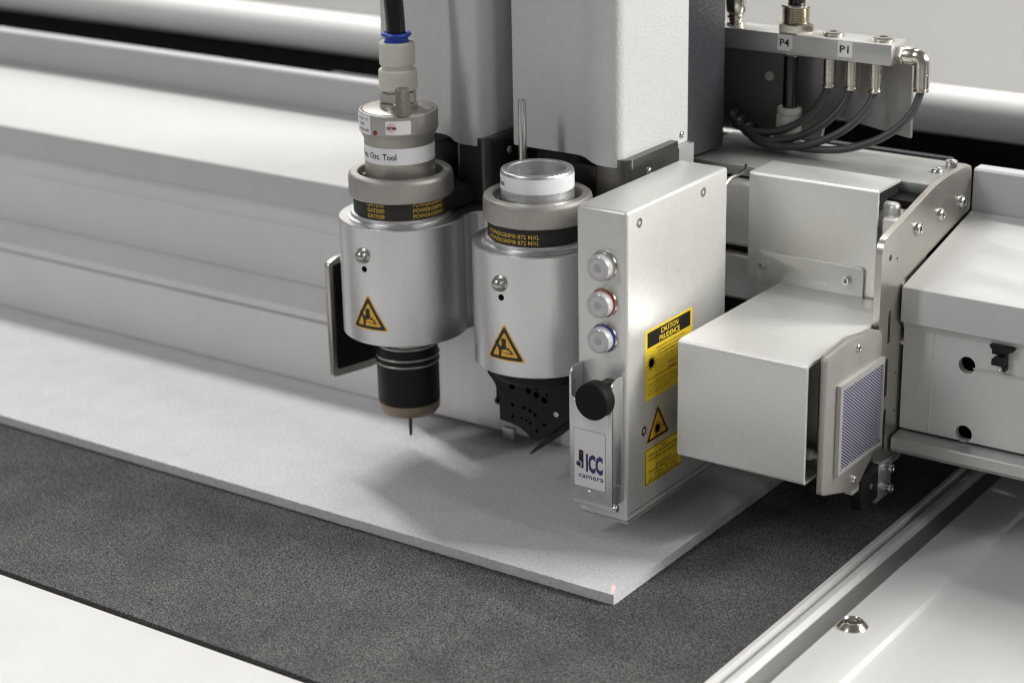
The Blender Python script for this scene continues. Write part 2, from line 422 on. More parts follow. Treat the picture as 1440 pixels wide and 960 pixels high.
# ================================================================== the gantry beam
bmr = thing('gantry_beam', (0, 120, 30), 'long white and aluminium gantry beam spanning the table behind the tools', 'beam')
cover = [(80, 100.2), (80, 115.6), (80.4, 116.8), (81.6, 117.5), (157.0, 134.0), (157.0, 131), (83, 114), (83, 100.2)]
for x0, x1 in ((-1350, 104), (227.2, 900)):
    MB().prism(cover, x0, x1, 'YZ', bev=0.0).build('top_cover', 'white', bmr, angle=40)
    MB().prism([(157.4, 60), (157.4, 154.2), (158.4, 155.2), (166, 155.2), (166, 60)], x0, x1, 'YZ').build('rear_riser', 'riser', bmr)
# front faces of the profile
MB().prism([(84.4, 54), (84.4, 86), (85, 86.4), (85, 87.2), (84.4, 87.6), (84.4, 96), (83.4, 98), (83.4, 112), (110, 112), (110, 54)], -1350, 104, 'YZ').build('front_profile', 'apron', bmr)
holes = [circ(258.8, 83.6, 4.1), circ(259.2, 49.8, 4.1)]
MB().prism([(227.2, 46.2), (326, 46.2), (326, 85.6), (326, 111.5), (227.2, 111.5)], 84.4, 88.4, 'XZ', holes=holes).build('front_profile', 'beam_grey', bmr)
MB().prism([(326.5, 46.2), (900, 46.2), (900, 111.5), (326.5, 111.5)], 84.4, 88.4, 'XZ').build('front_profile', 'beam_grey', bmr)
MB().box(227.2, 900, 82.9, 84.3, 97.0, 99.8, 0.4).build('cover_lip', 'beam_grey', bmr)
MB().box(262, 900, 83.7, 84.3, 82.4, 83.1, 0.2).build('seam_strip', 'beam_grey', bmr)
MB().box(241.6, 242.2, 84.0, 84.5, 47, 97).build('seam_strip', 'beam_grey', bmr)
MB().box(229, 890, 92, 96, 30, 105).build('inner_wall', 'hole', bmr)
# ledge along the lower edge
MB().prism([(60.4, 44.0), (60.4, 48.2), (61.4, 49.0), (84.2, 53.6), (88, 53.6), (88, 43.4), (61.4, 43.4)], -1350, 104, 'YZ').build('lower_ledge', 'apron', bmr)
MB().prism([(75.5, 38.6), (75.5, 43.4), (76.1, 44.0), (84.2, 44.9), (88, 44.9), (88, 36.5), (77, 36.5)], 227.2, 900, 'YZ').build('lower_ledge', 'alu_bar', bmr)
MB().box(-1350, 104, 89, 150, 30, 53).build('profile_underside', 'apron', bmr)
MB().box(300, 900, 89, 150, 30, 45).build('profile_underside', 'apron', bmr)
MB().box(226, 300, 97, 150, 38, 45).build('profile_underside', 'apron', bmr)
MB().prism([(61, 5.6), (61, 41.6), (62, 42.2), (88, 42.2), (88, 34), (65, 34), (65, 5.6)], -1350, 60, 'YZ').build('skirt_plate', 'apron', bmr)
MB().box(104.5, 222, 118, 156, 40, 130).build('profile_core', 'black_matt', bmr)
# the dark hollow and cable tray behind the riser
MB().box(-1350, 900, 168, 360, 20, 70).build('cable_tray', 'black_matt', bmr)
MB().box(-200, 204, 186, 190, 100, 150.5, 1.5).build('rear_plate', 'dark_panel', bmr)

tube = MB().rings([(14.4, -2000), (14.4, 1400)], axis_m((0, 372, 127.0), (1, 0, 0)), 56).build('guard_tube', 'white_tube', loc=(-200, 372, 113))
MB().box(-1400, 1400, 374, 380, 40, 112).build('rear_wall', 'black_matt', bmr)
tag(tube, 'white rounded tube running along the back behind the beam', 'tube')

# sensor clip under the beam cover
sc_ = thing('sensor_clip', (276, 84, 84), 'small black sensor clip with a ring screw under the right beam cover', 'sensor')
MB().prism([(270.5, 97.3), (281.5, 97.3), (281.8, 95.5), (279.5, 94.2), (278.5, 93), (271.8, 93), (271.8, 95), (270.5, 96.4)], 80.2, 84.3, 'XZ', bev=0.3).build('clip_head', 'black', sc_)
MB().prism([(272.4, 88.2), (278.3, 88.2), (278.3, 92.8), (274.6, 92.8), (272.4, 91.2)], 78.6, 84.3, 'XZ', bev=0.3).build('sensor_body', 'black', sc_)
MB().box(274.6, 278.6, 80.6, 84.3, 85.2, 88.1, 0.3).build('sensor_foot', 'black', sc_)
screw(sc_, (275.9, 80.6, 86.6), (0, -1, 0), 1.25, 'socket', h=0.6)

# ================================================================== the carriage
cg = thing('tool_carriage', (150, 110, 20), 'aluminium carriage block with a stainless end plate straddling the beam', 'carriage')
MB().prism([(92, 104), (139.6, 104), (139.6, 118.5), (222.6, 118.5), (222.6, 163), (92, 163)], 149.6, 155.6, 'XY', bev=1.2).build('top_plate', 'plate_mid', cg)
MB().box(121, 214.5, 99, 117, 115.4, 149.4, 3.0, 3).build('front_block', 'alu_box', cg)
MB().box(121, 214.5, 99.6, 117, 88, 111.6, 2.0, 3).build('front_block', 'alu_box', cg)
MB().box(122, 222.4, 104, 117.6, 60, 150.4).build('carriage_core', 'black_matt', cg)
MB().box(208.4, 222.5, 95, 118, 112, 143.8, 1.4, 3).build('corner_block', 'alu_box', cg)
endp = rpoly([(59.2, 30), (59.2, 143.5), (72, 146.4), (80, 148.2), (116, 156.6), (129, 157.6), (157.8, 157.6), (157.8, 134.6), (80.3, 118.6), (90.4, 112), (90.4, 28.6), (66, 28.6)],
             [1, 7, 3, 3, 5, 5, 5.5, 1.5, 1.2, 1, 2, 2])
def slot(y, z0, z1, r=1.35):
    return [(y + r * math.cos(a), (z1 if math.sin(a) > 0 else z0) + r * math.sin(a)) for a in [2 * PI * (i + .5) / 16 for i in range(16)]]
eh = [slot(70.2, 93.5, 107), slot(69.2, 67.5, 83.5), slot(69.6, 40.5, 58.5), circ(68.2, 134.0, 1.5, 12), circ(75.4, 131.8, .7, 8), circ(79.4, 74.8, .7, 8), circ(79.6, 56.0, .7, 8)]
ep = MB().prism(endp, 222.8, 226.0, 'YZ', holes=eh).build('end_plate', 'steel', cg)
for y, z in ((96.5, 140.3), (122.1, 140.7), (147.1, 140.8)): screw(ep, (226.1, y, z), (1, 0, 0), 3.3, 'button')
for y, z in ((88.0, 88.2), (87.6, 38.6)): screw(ep, (226.1, y, z), (1, 0, 0), 2.8, 'socket', h=7.5, m_='nickel')
screw(cg, (215.2, 141.4, 155.7), (0, 0, 1), 3.0, 'button')
screw(cg, (217.6, 152.4, 155.7), (0, 0, 1), 2.9, 'socket', h=3.2)
screw(cg, (216.0, 103.5, 143.9), (0, 0, 1), 3.0, 'socket', h=3.4)
MB().box(94, 120, 112, 158, 100, 149).build('rear_block', 'black_matt', cg)
MB().prism([(-40, 92), (102, 92), (102, 125), (78, 158), (-40, 158)], 156.5, 430, 'XY').build('light_blocker', 'black_matt', cg)  # unseen block added to keep the left lamps off the carriage top
# brushed plate behind the tools, close above the sheet
MB().prism([(-42, 11), (46, 11), (46, 95), (-42, 95)], 50, 54, 'XZ', holes=[circ(18.6, 27.1, 2.1, 16)]).build('back_plate', 'brushed', cg)
MB().box(-30, 40, 54.2, 58, 14, 60).build('plate_backing', 'hole', cg)
MB().box(22.5, 29.5, 48, 49.9, 7.8, 14, 0.5).build('plate_tab', 'brushed', cg)
# sensor at the foot of the end plate
MB().box(222.5, 228.2, 43.6, 61.4, 18.6, 36, 0.6).build('sensor_block', 'black', cg)
MB().rings([(1.4, 0), (1.4, .25), (0, .25)], axis_m((228.2, 53.2, 27.6), (1, 0, 0)), 20, cap1=False).build('sensor_eye', 'alu_grey', cg)
MB().box(223, 227, 36, 43.2, 29, 36, 0.4).build('sensor_link', 'alu_box', cg)
tabp = MB().box(221.6, 226.6, 63.2, 79.0, 14.6, 33.8, 0.3).build('sensor_bracket', 'alu', cg)
screw(tabp, (226.6, 72.6, 29.8), (1, 0, 0), 2.2, 'socket', h=3.6)
screw(tabp, (226.6, 72.6, 19.6), (1, 0, 0), 2.2, 'socket', h=3.6)

# dark side panel behind the second column
pn = MB().prism(rpoly([(91, 159.0), (127.4, 157.0), (127.4, 420), (91, 420)], [1, 4, 1, 1]), 103.2, 106.2, 'YZ', bev=0.5).build('side_panel', 'dark_panel', loc=(105, 109, 158))
tag(pn, 'anthracite grained plastic panel behind the right column cover', 'panel')

# ================================================================== tool modules
def arc(cx, cy, r, a0, a1, n): return [(cx + r * math.cos(math.radians(a0 + (a1 - a0) * i / n)), cy + r * math.sin(math.radians(a0 + (a1 - a0) * i / n))) for i in range(n + 1)]
def ushape(cx, r, yb, n=40):
    return [(cx - r, yb)] + arc(cx, 0, r, 180, 360, n) + [(cx + r, yb)]
def waisted(cx, r, yb):
    # round holder body whose sides curve out again into the flange behind it
    side = [(29.0, 15.0), (29.3, 18.0), (30.6, 20.8), (32.8, 22.6), (35.6, 23.2), (36.6, 23.6), (36.8, 25)]
    return [(cx - 36.8, yb)] + [(cx - x, y) for x, y in reversed(side)] + arc(cx, 0, r, 157, 383, 64) + [(cx + x, y) for x, y in side] + [(cx + 36.8, yb)]
def hand_sign(parent, cx, a0):
    f = on_cyl(cx, 0, 31, a0, 88.0)
    tri = lambda k: rpoly([(-10.4 * k, 5.35 - 6.0 * k), (10.4 * k, 5.35 - 6.0 * k), (0, 5.35 + 12.0 * k)], 1.6 * k)
    sg = stamp('warning_sticker', [tri(1.0)], f, 'amber', parent, 0.10, 1.2)
    stamp('sign_border', [[tri(0.90), list(reversed(tri(0.66)))]], f, 'ink', sg, 0.16, 1.2, True)
    arm = [(-5.2, 8.0), (-3.9, 8.7), (-2.6, 6.2), (-1.0, 5.6), (1.0, 5.4), (1.9, 5.7), (2.6, 5.0), (2.3, 4.6), (3.7, 4.3), (3.2, 3.7), (4.5, 3.2), (3.6, 2.5), (1, 2.7), (-.6, 3.1), (-1.5, 3.3), (-1.8, 2.2), (-2.1, 1.1), (-3.2, 1.3), (-3.0, 3.6), (-3.6, 5.4)]
    bar = [(-1.6, 9.9), (0.7, 9.8), (0.7, 6.4), (1.5, 6.4), (-0.4, 4.8), (-2.2, 6.5), (-1.5, 6.5)]
    stamp('sign_pictogram', [[(x * 1.05, z + .2) for x, z in arm], [(x * 1.05, z + .2) for x, z in bar]], f, 'ink', sg, 0.20)
def module(cx, label_, cat, second):
    t = thing('tool_module', (cx, 10, 79.6), label_, cat, 'tool modules side by side on the carriage')
    body = MB().prism(waisted(cx, 31, 46), 79.6, 138.1, 'XY', bev=0.55, seg=1).build('holder_body', 'alu', t, angle=24)
    MB().lathe([(0, 138.0), (26.6, 138.0), (26.6, 138.6), (25.0, 138.9), (24.6, 139.3), (24.6, 140.6), (24.0, 140.8), (0, 140.8)], cx, 0, 72).build('belt_flange', 'alu', t)
    bl = MB().prism(ushape(cx, 23.4, 40, 48), 140.9, 148.8, 'XY').build('drive_belt', 'belt', t, angle=25)
    n = 360
    kn = lambda r, i: r - (0.16 if i % 3 == 0 else 0)
    ring = MB().lathe([(23.8, 149.0), (25.0, 149.0), (25.4, 149.5, 'fn'), (25.4, 157.8, 'fn'), (25.3, 158.2), (24.9, 159.4), (24.2, 160.0), (21.0, 160.0), (20.5, 159.4), (20.5, 154), (17.6, 153.6), (17.6, 146)],
                      cx, 0, n, cap0=False, cap1=False, fn=kn).build('locking_collar', 'alu_grey', t, angle=28)
    for a in (20, 110, 200, 290):
        MB().rings([(1.6, 0), (1.6, 3.4), (0, 3.6)], Matrix.Translation((cx + 18.9 * math.cos(math.radians(a)), 18.9 * math.sin(math.radians(a)), 153.7)), 14, cap1=False).build('collar_pin', 'screw', ring)
    # print on the belt, repeated in rows
    for z in (141.5, 144.3, 147.1):
        if not second:
            text('GATES®', 1.9, on_cyl(cx, 0, 23.4, -96, z), 'belt_print', bl, width=9.6, bold=0.012, d=0.12)
            text('POWERGRIP® 872 MXL', 1.9, on_cyl(cx, 0, 23.4, -39, z), 'belt_print', bl, width=27.5, bold=0.01, d=0.12)
        elif z < 147:
            text('POWERGRIP® 872 MXL', 1.9, on_cyl(cx, 0, 23.4, -124, z), 'belt_print', bl, width=28.5, bold=0.01, d=0.12)
    pa = math.radians(-90.5)
    MB().rings([(3.9, -.3), (3.9, .3), (3.3, .7), (3.25, 1.6), (2.9, 2.7), (2.1, 3.5), (1.0, 3.9), (0, 4.0)], axis_m((cx + 31 * math.cos(pa), 31 * math.sin(pa), 124.4), (math.cos(pa), math.sin(pa), 0)), 32, cap1=False).build('release_button', 'steel', t)
    pa = math.radians(-89.5)
    MB().rings([(1.5, -.2), (1.5, .12), (1.05, .15), (1.0, .05), (0, .05)], axis_m((cx + 31 * math.cos(pa), 31 * math.sin(pa), 117.8), (math.cos(pa), math.sin(pa), 0)), 20, cap1=False).build('pin_hole', 'hole', t)
    hand_sign(t, cx, -87.0)
    # dark glossy belt guard under the column and the cover above it
    MB().prism(rpoly([(cx + 11.5, 31), (cx + 14, 29), (cx + 28, 29), (cx + 31.4, 32), (cx + 31.4, 74), (cx + 11.5, 74)], [1, .5, 1.2, 1.2, .5, .5]), 138.4, 172, 'XY').build('belt_guard', 'dark_metal', t)
    screw(t, (cx + 31.4, 47, 163.4), (1, 0, 0), 2.0, 'button')
    MB().box(cx - 30, cx + 11, 44, 74, 138.4, 172).build('guard_block', 'black', t)
    MB().box(cx - 6, cx + 9, 36, 44, 148, 165, 1).build('motor_lug', 'black', t)
    MB().box(cx + 26.5, cx + 31.2, 75, 89, 120, 168).build('slide_rail', 'alu_bar', t)
    out = [(-42.5, 90), (-42.5, 43), (-41.6, 41), (-39.6, 40.1), (-6, 40), (-2, 39.4), (2, 37.4), (6, 34.2), (10, 31), (14, 28.9), (18, 28.1), (22.0, 28), (24.6, 28.5), (26.3, 30.2), (27, 33), (27, 90)]
    cv = MB().prism([(cx + x, y) for x, y in out], 168.2, 420, 'XY', bev=0.0)
    cvo = cv.build('column_cover', 'leather', t, angle=40)
    if second: screw(cvo, (cx + 27.05, 84, 172.4), (1, 0, 0), 1.9, 'button')
    if second:
        MB().rings([(0, 160), (2.0, 160), (2.0, 196.4), (1.5, 197), (0, 197)], Matrix.Translation((58.2, 20, 0)), 24, cap0=False, cap1=False).build('guide_pin', 'screw', t)
    else:
        gp = MB().prism(rpoly([(-15.5, 50), (14, 46.6), (32, 46), (32, 112), (-9, 112), (-15.5, 110)], [1.5, 1, 1, 1, 2, 2]), -38.4, -35.4, 'YZ', bev=0.5).build('guard_plate', 'steel', t)
        MB().prism([(-12.2, 54), (13, 51), (30, 50), (30, 110), (-12.2, 108.5)], -35.4, -34.6, 'YZ').build('guard_lining', 'black_matt', gp)
    return t
mod1 = module(0, 'left silver cylindrical tool holder with knurled collar, holding the tool with the black air hose', 'tool holder', False)
mod2 = module(80, 'right silver cylindrical tool holder with knurled collar, next to the camera box', 'tool holder', True)

# ------------------------------------------------------------------ oscillating tool in the left module
ot = thing('oscillating_tool', (0, 0, 21), 'grey pneumatic cutting tool with white name band, black lower sleeve and needle tip', 'cutting tool')
MB().lathe([(0, 150), (16.9, 150), (16.9, 176.6), (18.9, 180.6), (19.0, 181), (19.0, 189.6), (18.6, 190.1), (18.0, 190.2), (17.6, 189.8), (17.3, 190.3), (16.8, 190.6), (0, 190.6)], cap0=False, cap1=False).build('tool_head', 'alu_grey', ot)
bnd = stamp('name_band', [rect(0, 0, 54, 8.0)], on_cyl(0, 0, 16.9, -150, 166.1), 'paper', ot, 0.08, 1.0)
text('Pneu. Osc. Tool', 2.9, on_cyl(0, 0, 16.9, -138, 168.6), 'ink', bnd, width=23.6, bold=0.012)
pl_ = stamp('type_label', [rect(0, 0, 22, 9.4, .6)], on_cyl(0, 0, 19, -162, 180.4), 'paper', ot, 0.08, 1.0)
for k, (tx, wd) in enumerate((('Part: 5', 8), ('1707', 5), ('079H140', 8.6))):
    text(tx, 1.35, on_cyl(0, 0, 19, -126, 187.2 - 2.7 * k), 'ink', pl_, width=wd)
sk = stamp('serial_sticker', [rect(0, 0, 12.2, 6.6, .6)], on_cyl(0, 0, 19, -71, 181.4), 'paper', ot, 0.08, 1.0)
stamp('print_patch', [circ(3.0, 3.3, 2.2)], on_cyl(0, 0, 19, -71, 181.4), 'pink', sk, 0.12, 1.0)
text('OE7986', 1.25, on_cyl(0, 0, 19, -69.5, 184.0), 'ink', sk, width=4.8, bold=0.03)
pa = math.radians(-87.7)
MB().rings([(1.1, -.2), (1.1, .3), (0, .35)], axis_m((19 * math.cos(pa), 19 * math.sin(pa), 181.9), (math.cos(pa), math.sin(pa), 0)), 18, cap1=False).build('mark_dot', 'red', ot)
# hose fitting on the top
MB().lathe([(0, 190.5), (9.2, 190.5), (9.2, 193.0), (8.6, 193.4), (0, 193.4)], 0.4, 0, cap1=False, cap0=False).build('fitting_base', 'nickel', ot)
MB().lathe([(0, 193.5), (9.0, 193.5, 'hex'), (9.4, 194, 'hex'), (9.4, 197.5, 'hex'), (8.8, 198.2, 'hex'), (7.2, 198.4), (7.2, 199.4), (0, 199.4)], 0.4, 0, 48, cap0=False, cap1=False).build('fitting_nut', 'steel', ot)
MB().lathe([(7.2, 199.5), (8.8, 199.5), (9.2, 200), (9.2, 208.6), (8.8, 209.2), (7.4, 209.3), (7.4, 211.0), (8.2, 211.2), (8.5, 211.8), (8.5, 221.6), (8.0, 222.2), (6.0, 222.2), (6.0, 220)], 0.7, 0, cap0=True, cap1=False).build('fitting_sleeve', 'fitting', ot)
MB().lathe([(5.6, 220.5), (5.6, 224.2), (6.8, 224.8), (7.3, 225.6), (6.9, 226.4), (5.9, 226.6), (4.9, 226.2), (4.9, 220.5)], 0.7, 0, cap0=False, cap1=False).build('release_ring', 'blue', ot)
MB().lathe([(0, 190.4), (3.3, 190.4), (3.5, 191), (3.5, 202.6), (3.1, 203.2), (0, 203.3)], 12.6, -12.2, 32, cap0=False, cap1=False).build('knurled_pin', 'knurl', ot)
# below the module
MB().lathe([(0, 79.6), (13.6, 79.6), (13.6, 71.2), (13.0, 70.8), (0, 70.8)], cap0=False, cap1=False).build('lower_neck', 'steel', ot)
MB().lathe([(0, 72.2), (14.2, 72.2), (14.9, 71.6), (15.1, 70), (15.1, 67.4), (15.5, 66.8), (15.5, 44.6), (15.3, 44.4), (15.5, 44.2), (15.5, 41.8), (0, 41.8)], cap0=False, cap1=False).build('lower_sleeve', 'black_anod', ot)
for z in (66.4, 63.0):
    MB().lathe([(15.3, z - .55), (15.8, z - .5), (16.0, z), (15.8, z + .5), (15.3, z + .55)], cap0=False, cap1=False).build('clamp_ring', 'steel', ot)
MB().lathe([(14, 72.5), (15.0, 72.4), (15.2, 71.9), (15.0, 71.4), (14, 71.2)], cap0=False, cap1=False).build('clamp_ring', 'steel', ot)
MB().lathe([(0, 41.9), (15.4, 41.9), (15.5, 41.4), (15.3, 37.6), (14.2, 36.0), (13.0, 35.5), (0, 35.4)], cap0=False, cap1=False).build('tip_ferrule', 'tan', ot)
MB().lathe([(0, 36), (1.0, 36), (0.95, 27), (0.8, 22), (0.4, 21), (0, 20.8)], 0, 0, 16, cap0=False, cap1=False).build('needle', 'dark_metal', ot)

hs = MB().tube([(0.7, 0, 216), (0.6, 0, 226), (0.0, 0, 238), (-1.6, 0.5, 254), (-4, 2, 275), (-7, 6, 310)], 4.6, 20).build('air_hose', 'hose_black', loc=(0, 0, 216))
tag(hs, 'glossy black air hose rising from the blue ring on the left tool', 'hose')

# ------------------------------------------------------------------ drag knife in the right module
dk = thing('drag_knife_tool', (80, 0, 26), 'knife tool with an open silver sleeve above and a perforated black blade plate below', 'cutting tool')
MB().lathe([(17.0, 148), (17.0, 170.8), (16.6, 171.5), (16.2, 171.7), (13.6, 171.7), (13.1, 171.2), (13.1, 150), (0, 150)], 80, 0, cap0=False, cap1=False).build('tool_sleeve', 'alu', dk)
b2 = stamp('name_band', [rect(0, 0, 59, 7.0)], on_cyl(80, 0, 17, -165, 163.2), 'paper', dk, 0.08, 1.0)
text('Tool', 2.6, on_cyl(80, 0, 17, -139, 165.4), 'ink', b2, width=6.4, bold=0.012)
hl = [(65.1, 61.9, 1.7), (74.6, 61.4, 1.5), (79.1, 60.3, 1.7), (83.7, 58.5, 1.7), (75.5, 65.0, .8), (80.6, 63.8, .8), (85.3, 61.7, .8), (65.1, 52.3, 1.0), (72.0, 52.2, 1.0), (75.3, 51.4, 1.0), (78.3, 50.0, 1.0),
      (65.1, 46.2, .9), (70.4, 46.6, .7), (72.9, 45.9, .7), (75.3, 45.0, .8), (83.5, 45.9, 1.0), (79.1, 41.7, .9)]
outl = [(51, 79), (50.8, 66), (54.2, 62.6), (56.4, 58.6), (57.5, 54), (57.5, 43.2), (60, 43), (64.5, 42.6), (69, 41.4), (72.8, 39.6), (75.8, 37.2), (78, 36.4), (80.6, 36.9), (95, 49.4), (104, 57.2), (108, 62), (108, 79)]
MB().prism(outl, -2.5, 2.5, 'XZ', holes=[circ(x, z, r, 12) for x, z, r in hl]).build('blade_plate', 'black_anod', dk)
MB().box(52, 106, 2.6, 6, 52, 79).build('plate_backing', 'black_matt', dk)
MB().box(84, 106, -8, -2.6, 64.5, 79, 0.6).build('clamp_block', 'black_anod', dk)
MB().lathe([(0, 79.7), (24, 79.7), (24, 74), (22, 72), (0, 72)], 80, 0, cap0=False, cap1=False).build('plate_mount', 'black_anod', dk)
screw(dk, (90.7, -2.5, 52.9), (0, -1, 0), 1.7, 'button')
MB().prism([(70.4, 25.8), (72.6, 26.6), (88, 38.6), (104, 52.6), (104, 58), (95, 50.5), (83.0, 39.6)], 2.8, 3.5, 'XZ').build('blade', 'blade_steel', dk)

# ================================================================== camera unit
ic = thing('camera_unit', (131, 19, 18.7), 'slim silver camera box with three round buttons, black knob and yellow laser labels', 'camera unit')
MB().box(118, 144.4, -25.5, 63.6, 18.8, 166.2, 1.5, 3).build('housing', 'alu_box', ic)
MB().box(119, 144.0, -24.6, 63.0, 17.6, 18.7).build('bottom_plate', 'alu_bar', ic)
MB().box(142, 144.75, -24.5, 62.5, 22.2, 22.6).build('bottom_seam', 'alu_grey', ic)
for y, z in ((-15.5, 159.2), (40.5, 159.6), (-11.3, 59.3)): screw(ic, (144.42, y, z), (1, 0, 0), 2.3, 'sunk', m_='nickel')
for z, rg in ((140.6, 'steel'), (123.4, 'ring_red'), (106.9, 'ring_blue')):
    a = axis_m((132.8, -25.5, z), (0, -1, 0))
    bt = MB().rings([(6.9, -.1), (6.9, .6), (6.5, 1.2), (6.1, 1.3), (6.1, 1.1)], a, 40, cap1=False).build('push_button', 'nickel', ic)
    MB().rings([(6.35, 1.1), (6.35, 2.4), (6.0, 2.5), (6.0, 1.1)], a, 40, cap0=False, cap1=False).build('button_ring', rg, bt)
    MB().rings([(5.95, .5), (5.95, 5.4), (5.7, 6.1), (5.0, 6.5), (4.5, 6.4), (4.2, 6.1), (0, 6.0)], a, 40, cap1=False).build('button_lens', 'lens', bt)
    MB().rings([(1.9, 6.0), (1.7, 6.25), (0, 6.25)], a, 20, cap1=False).build('lens_core', 'lens_core', bt)
# folded bracket with the name label
front = rpoly([(119.8, 29.5), (142.6, 29.5), (142.6, 78.6), (140.2, 78.6), (138.4, 75.2), (132, 73.4), (125.6, 74.4), (122.2, 79.6), (119.8, 79.6)], [.6, .6, 1.6, 1.4, 2, 4, 2.5, 1.2, .6])
br = MB().prism(front, -35.5, -34.3, 'XZ', bev=0.3).build('label_bracket', 'alu', ic)
fl = rpoly([(-35.3, 29.5), (-25.6, 29.5), (-25.6, 90.2), (-35.3, 90.2)], [.2, .2, .8, 4.5])
MB().prism(rpoly([(-35.3, 29.5), (-25.6, 29.5), (-25.6, 93.4), (-35.3, 93.4)], [.2, .2, .8, 4.5]), 119.8, 121.0, 'YZ', bev=0.3).build('bracket_flange', 'alu', br)
MB().prism(fl, 141.4, 142.6, 'YZ', bev=0.3).build('bracket_flange', 'alu', br)
MB().rings([(1.9, 0), (2.0, .3), (2.0, 22.4), (1.9, 22.8)], axis_m((120.4, -33.2, 28.6), (1, 0, 0)), 24).build('hinge_roll', 'alu', br)
screw(br, (143.2, -33.2, 28.6), (1, 0, 0), 2.0, 'button')
MB().rings([(2.3, -.1), (2.3, .35), (2.1, .5), (0, .5)], axis_m((130.2, -35.5, 33.2), (0, -1, 0)), 28, cap1=False).build('round_stud', 'alu', br)
screw(br, (142.65, -30, 38.6), (1, 0, 0), 0.7, 'sunk')
f = on_front(122.2, 36.6, -35.5)
lab = stamp('name_label', [rect(0, 0, 17.0, 28.4, .6)], f, 'silver_label', br, 0.06)
stamp('label_outline', [[rect(0, 0, 17, 28.4, .6), list(reversed(rect(.22, .22, 16.78, 28.18, .6)))]], f, 'alu_grey', lab, 0.10, sub_lists=True)
text('ICC', 8.0, on_front(128.6, 45.0, -35.5), 'navy', lab, width=9.0, bold=0.05, d=0.11)
text('camera', 2.5, on_front(124.6, 41.2, -35.5), 'navy', lab, width=13.4, bold=0.012, d=0.11)
stamp('logo_mark', [rect(2.7, 9.2, 5.2, 18.0, .3)], f, 'ink', lab, 0.10)
stamp('logo_mark', [circ(2.6, 11.0, 1.75)], f, 'silver_label', lab, 0.13)
stamp('logo_mark', [circ(2.6, 11.0, 1.3)], f, 'navy', lab, 0.16)
stamp('logo_dot', [circ(3.9, 16.5, .55, 12)], f, 'red', lab, 0.16)
# clamping knob
kb = MB().rings([(8.3, 0), (8.6, .5), (8.6, 6.4), (8.2, 7.0), (0, 7.05)], axis_m((136.0, -35.6, 82.0), (0, -1, 0)), 48, cap1=False).build('clamp_knob', 'black_matt', ic)
MB().rings([(4.2, 0), (4.2, 10.0)], axis_m((136.0, -25.5, 82.0), (0, -1, 0)), 28).build('knob_shaft', 'screw', kb)
MB().rings([(6.0, 0), (6.0, 7.5)], axis_m((136.0, -25.6, 82.0), (0, -1, 0)), 28).build('knob_collar', 'black', kb)
# yellow labels on the side
X = 144.4
f = on_side(-10.4, 73.0, X)
cl = stamp('caution_label', [rect(0, 0, 42.2, 33.8, .4)], f, 'yellow', ic, 0.08)
stamp('caution_header', [rect(2.0, 25.2, 40.2, 32.6)], f, 'ink', cl, 0.12)
text('CAUTION', 2.5, on_side(11.0, 102.3, X), 'yellow', cl, align='CENTER', width=15.5, bold=0.02, d=0.16)
text('PRUDENCE', 2.5, on_side(11.0, 98.9, X), 'yellow', cl, align='CENTER', width=18.0, bold=0.02, d=0.16)
text('LASER RADIATION - DO NOT STARE INTO BEAM\nRAYONNEMENT LASER - NE PAS REGARDER\nDANS LE FAISCEAU', 0.8, on_side(12.0, 95.8, X), 'ink', cl, align='CENTER', width=25, d=0.13, spacing=1.5)
text('λ = 650 nm   P < 1 mW', 0.8, on_side(8.0, 90.4, X), 'ink', cl, width=16, d=0.13)
text('CLASS II LASER PRODUCT\nPRODUIT LASER DE CLASSE 2', 1.5, on_side(10, 85.6, X), 'ink', cl, width=26, align='LEFT', d=0.13, spacing=1.2)
text('Complies with 21 CFR 1040.10 and 1040.11 except\nfor deviations pursuant to Laser Notice No. 50\nComplies with IEC 60825-1:2014 class 2 laser\nproduct, dated June 24 2007', 0.85, on_side(-8.2, 80.0, X), 'ink', cl, width=37, d=0.13, spacing=1.35)
stamp('rule_line', [rect(2.0, 9.8, 40, 10.1), rect(11, 19.6, 40, 19.8)], f, 'ink', cl, 0.13)
sx, sz = 5.6, 17.4
stamp('sunburst', [star(sx, sz, 1.7, 4.7, 13), circ(sx, sz, 2.1)], f, 'ink', cl, 0.13)
f = on_side(-8.6, 51.6, X)
tri = lambda k: rpoly([(-10.6 * k + 9.6, 5.6 - 5.6 * k), (10.6 * k + 9.6, 5.6 - 5.6 * k), (9.6, 5.6 + 11.4 * k)], 1.2 * k)
tl = stamp('laser_sign', [tri(1.0)], f, 'amber', ic, 0.08)
stamp('sign_border', [[tri(.92), list(reversed(tri(.72)))]], f, 'ink', tl, 0.13, sub_lists=True)
stamp('sunburst', [star(9.4, 5.0, 1.5, 4.2, 13), circ(9.4, 5.0, 1.9), rect(9.4, 4.85, 15, 5.15)], f, 'ink', tl, 0.14)
f = on_side(-10.6, 30.8, X)
ll = stamp('class_label', [rect(0, 0, 34, 18.4, 1.5)], f, 'yellow', ic, 0.08)
stamp('label_outline', [[rect(.5, .5, 33.5, 17.9, 1.4), list(reversed(rect(.95, .95, 33.05, 17.45, 1.2)))]], f, 'ink', ll, 0.12, sub_lists=True)
text('Laser\nNicht in den Strahl blicken\navoid direct eye exposure\n\nLaser Class 2\nDIN EN 60825-1:2015-07\nλ = 650nm;  P0 = 1mW\nAPCD-650-03-C2-D-2016', 1.42, on_side(6.4, 46.4, X), 'ink', ll, align='CENTER', width=27, d=0.13, bold=0.012, spacing=1.0)
MB().rings([(1.6, 0), (1.6, 1.2)], axis_m((139, -18, 17.6), (0, 0, -1)), 20).build('laser_aperture', 'black', ic)
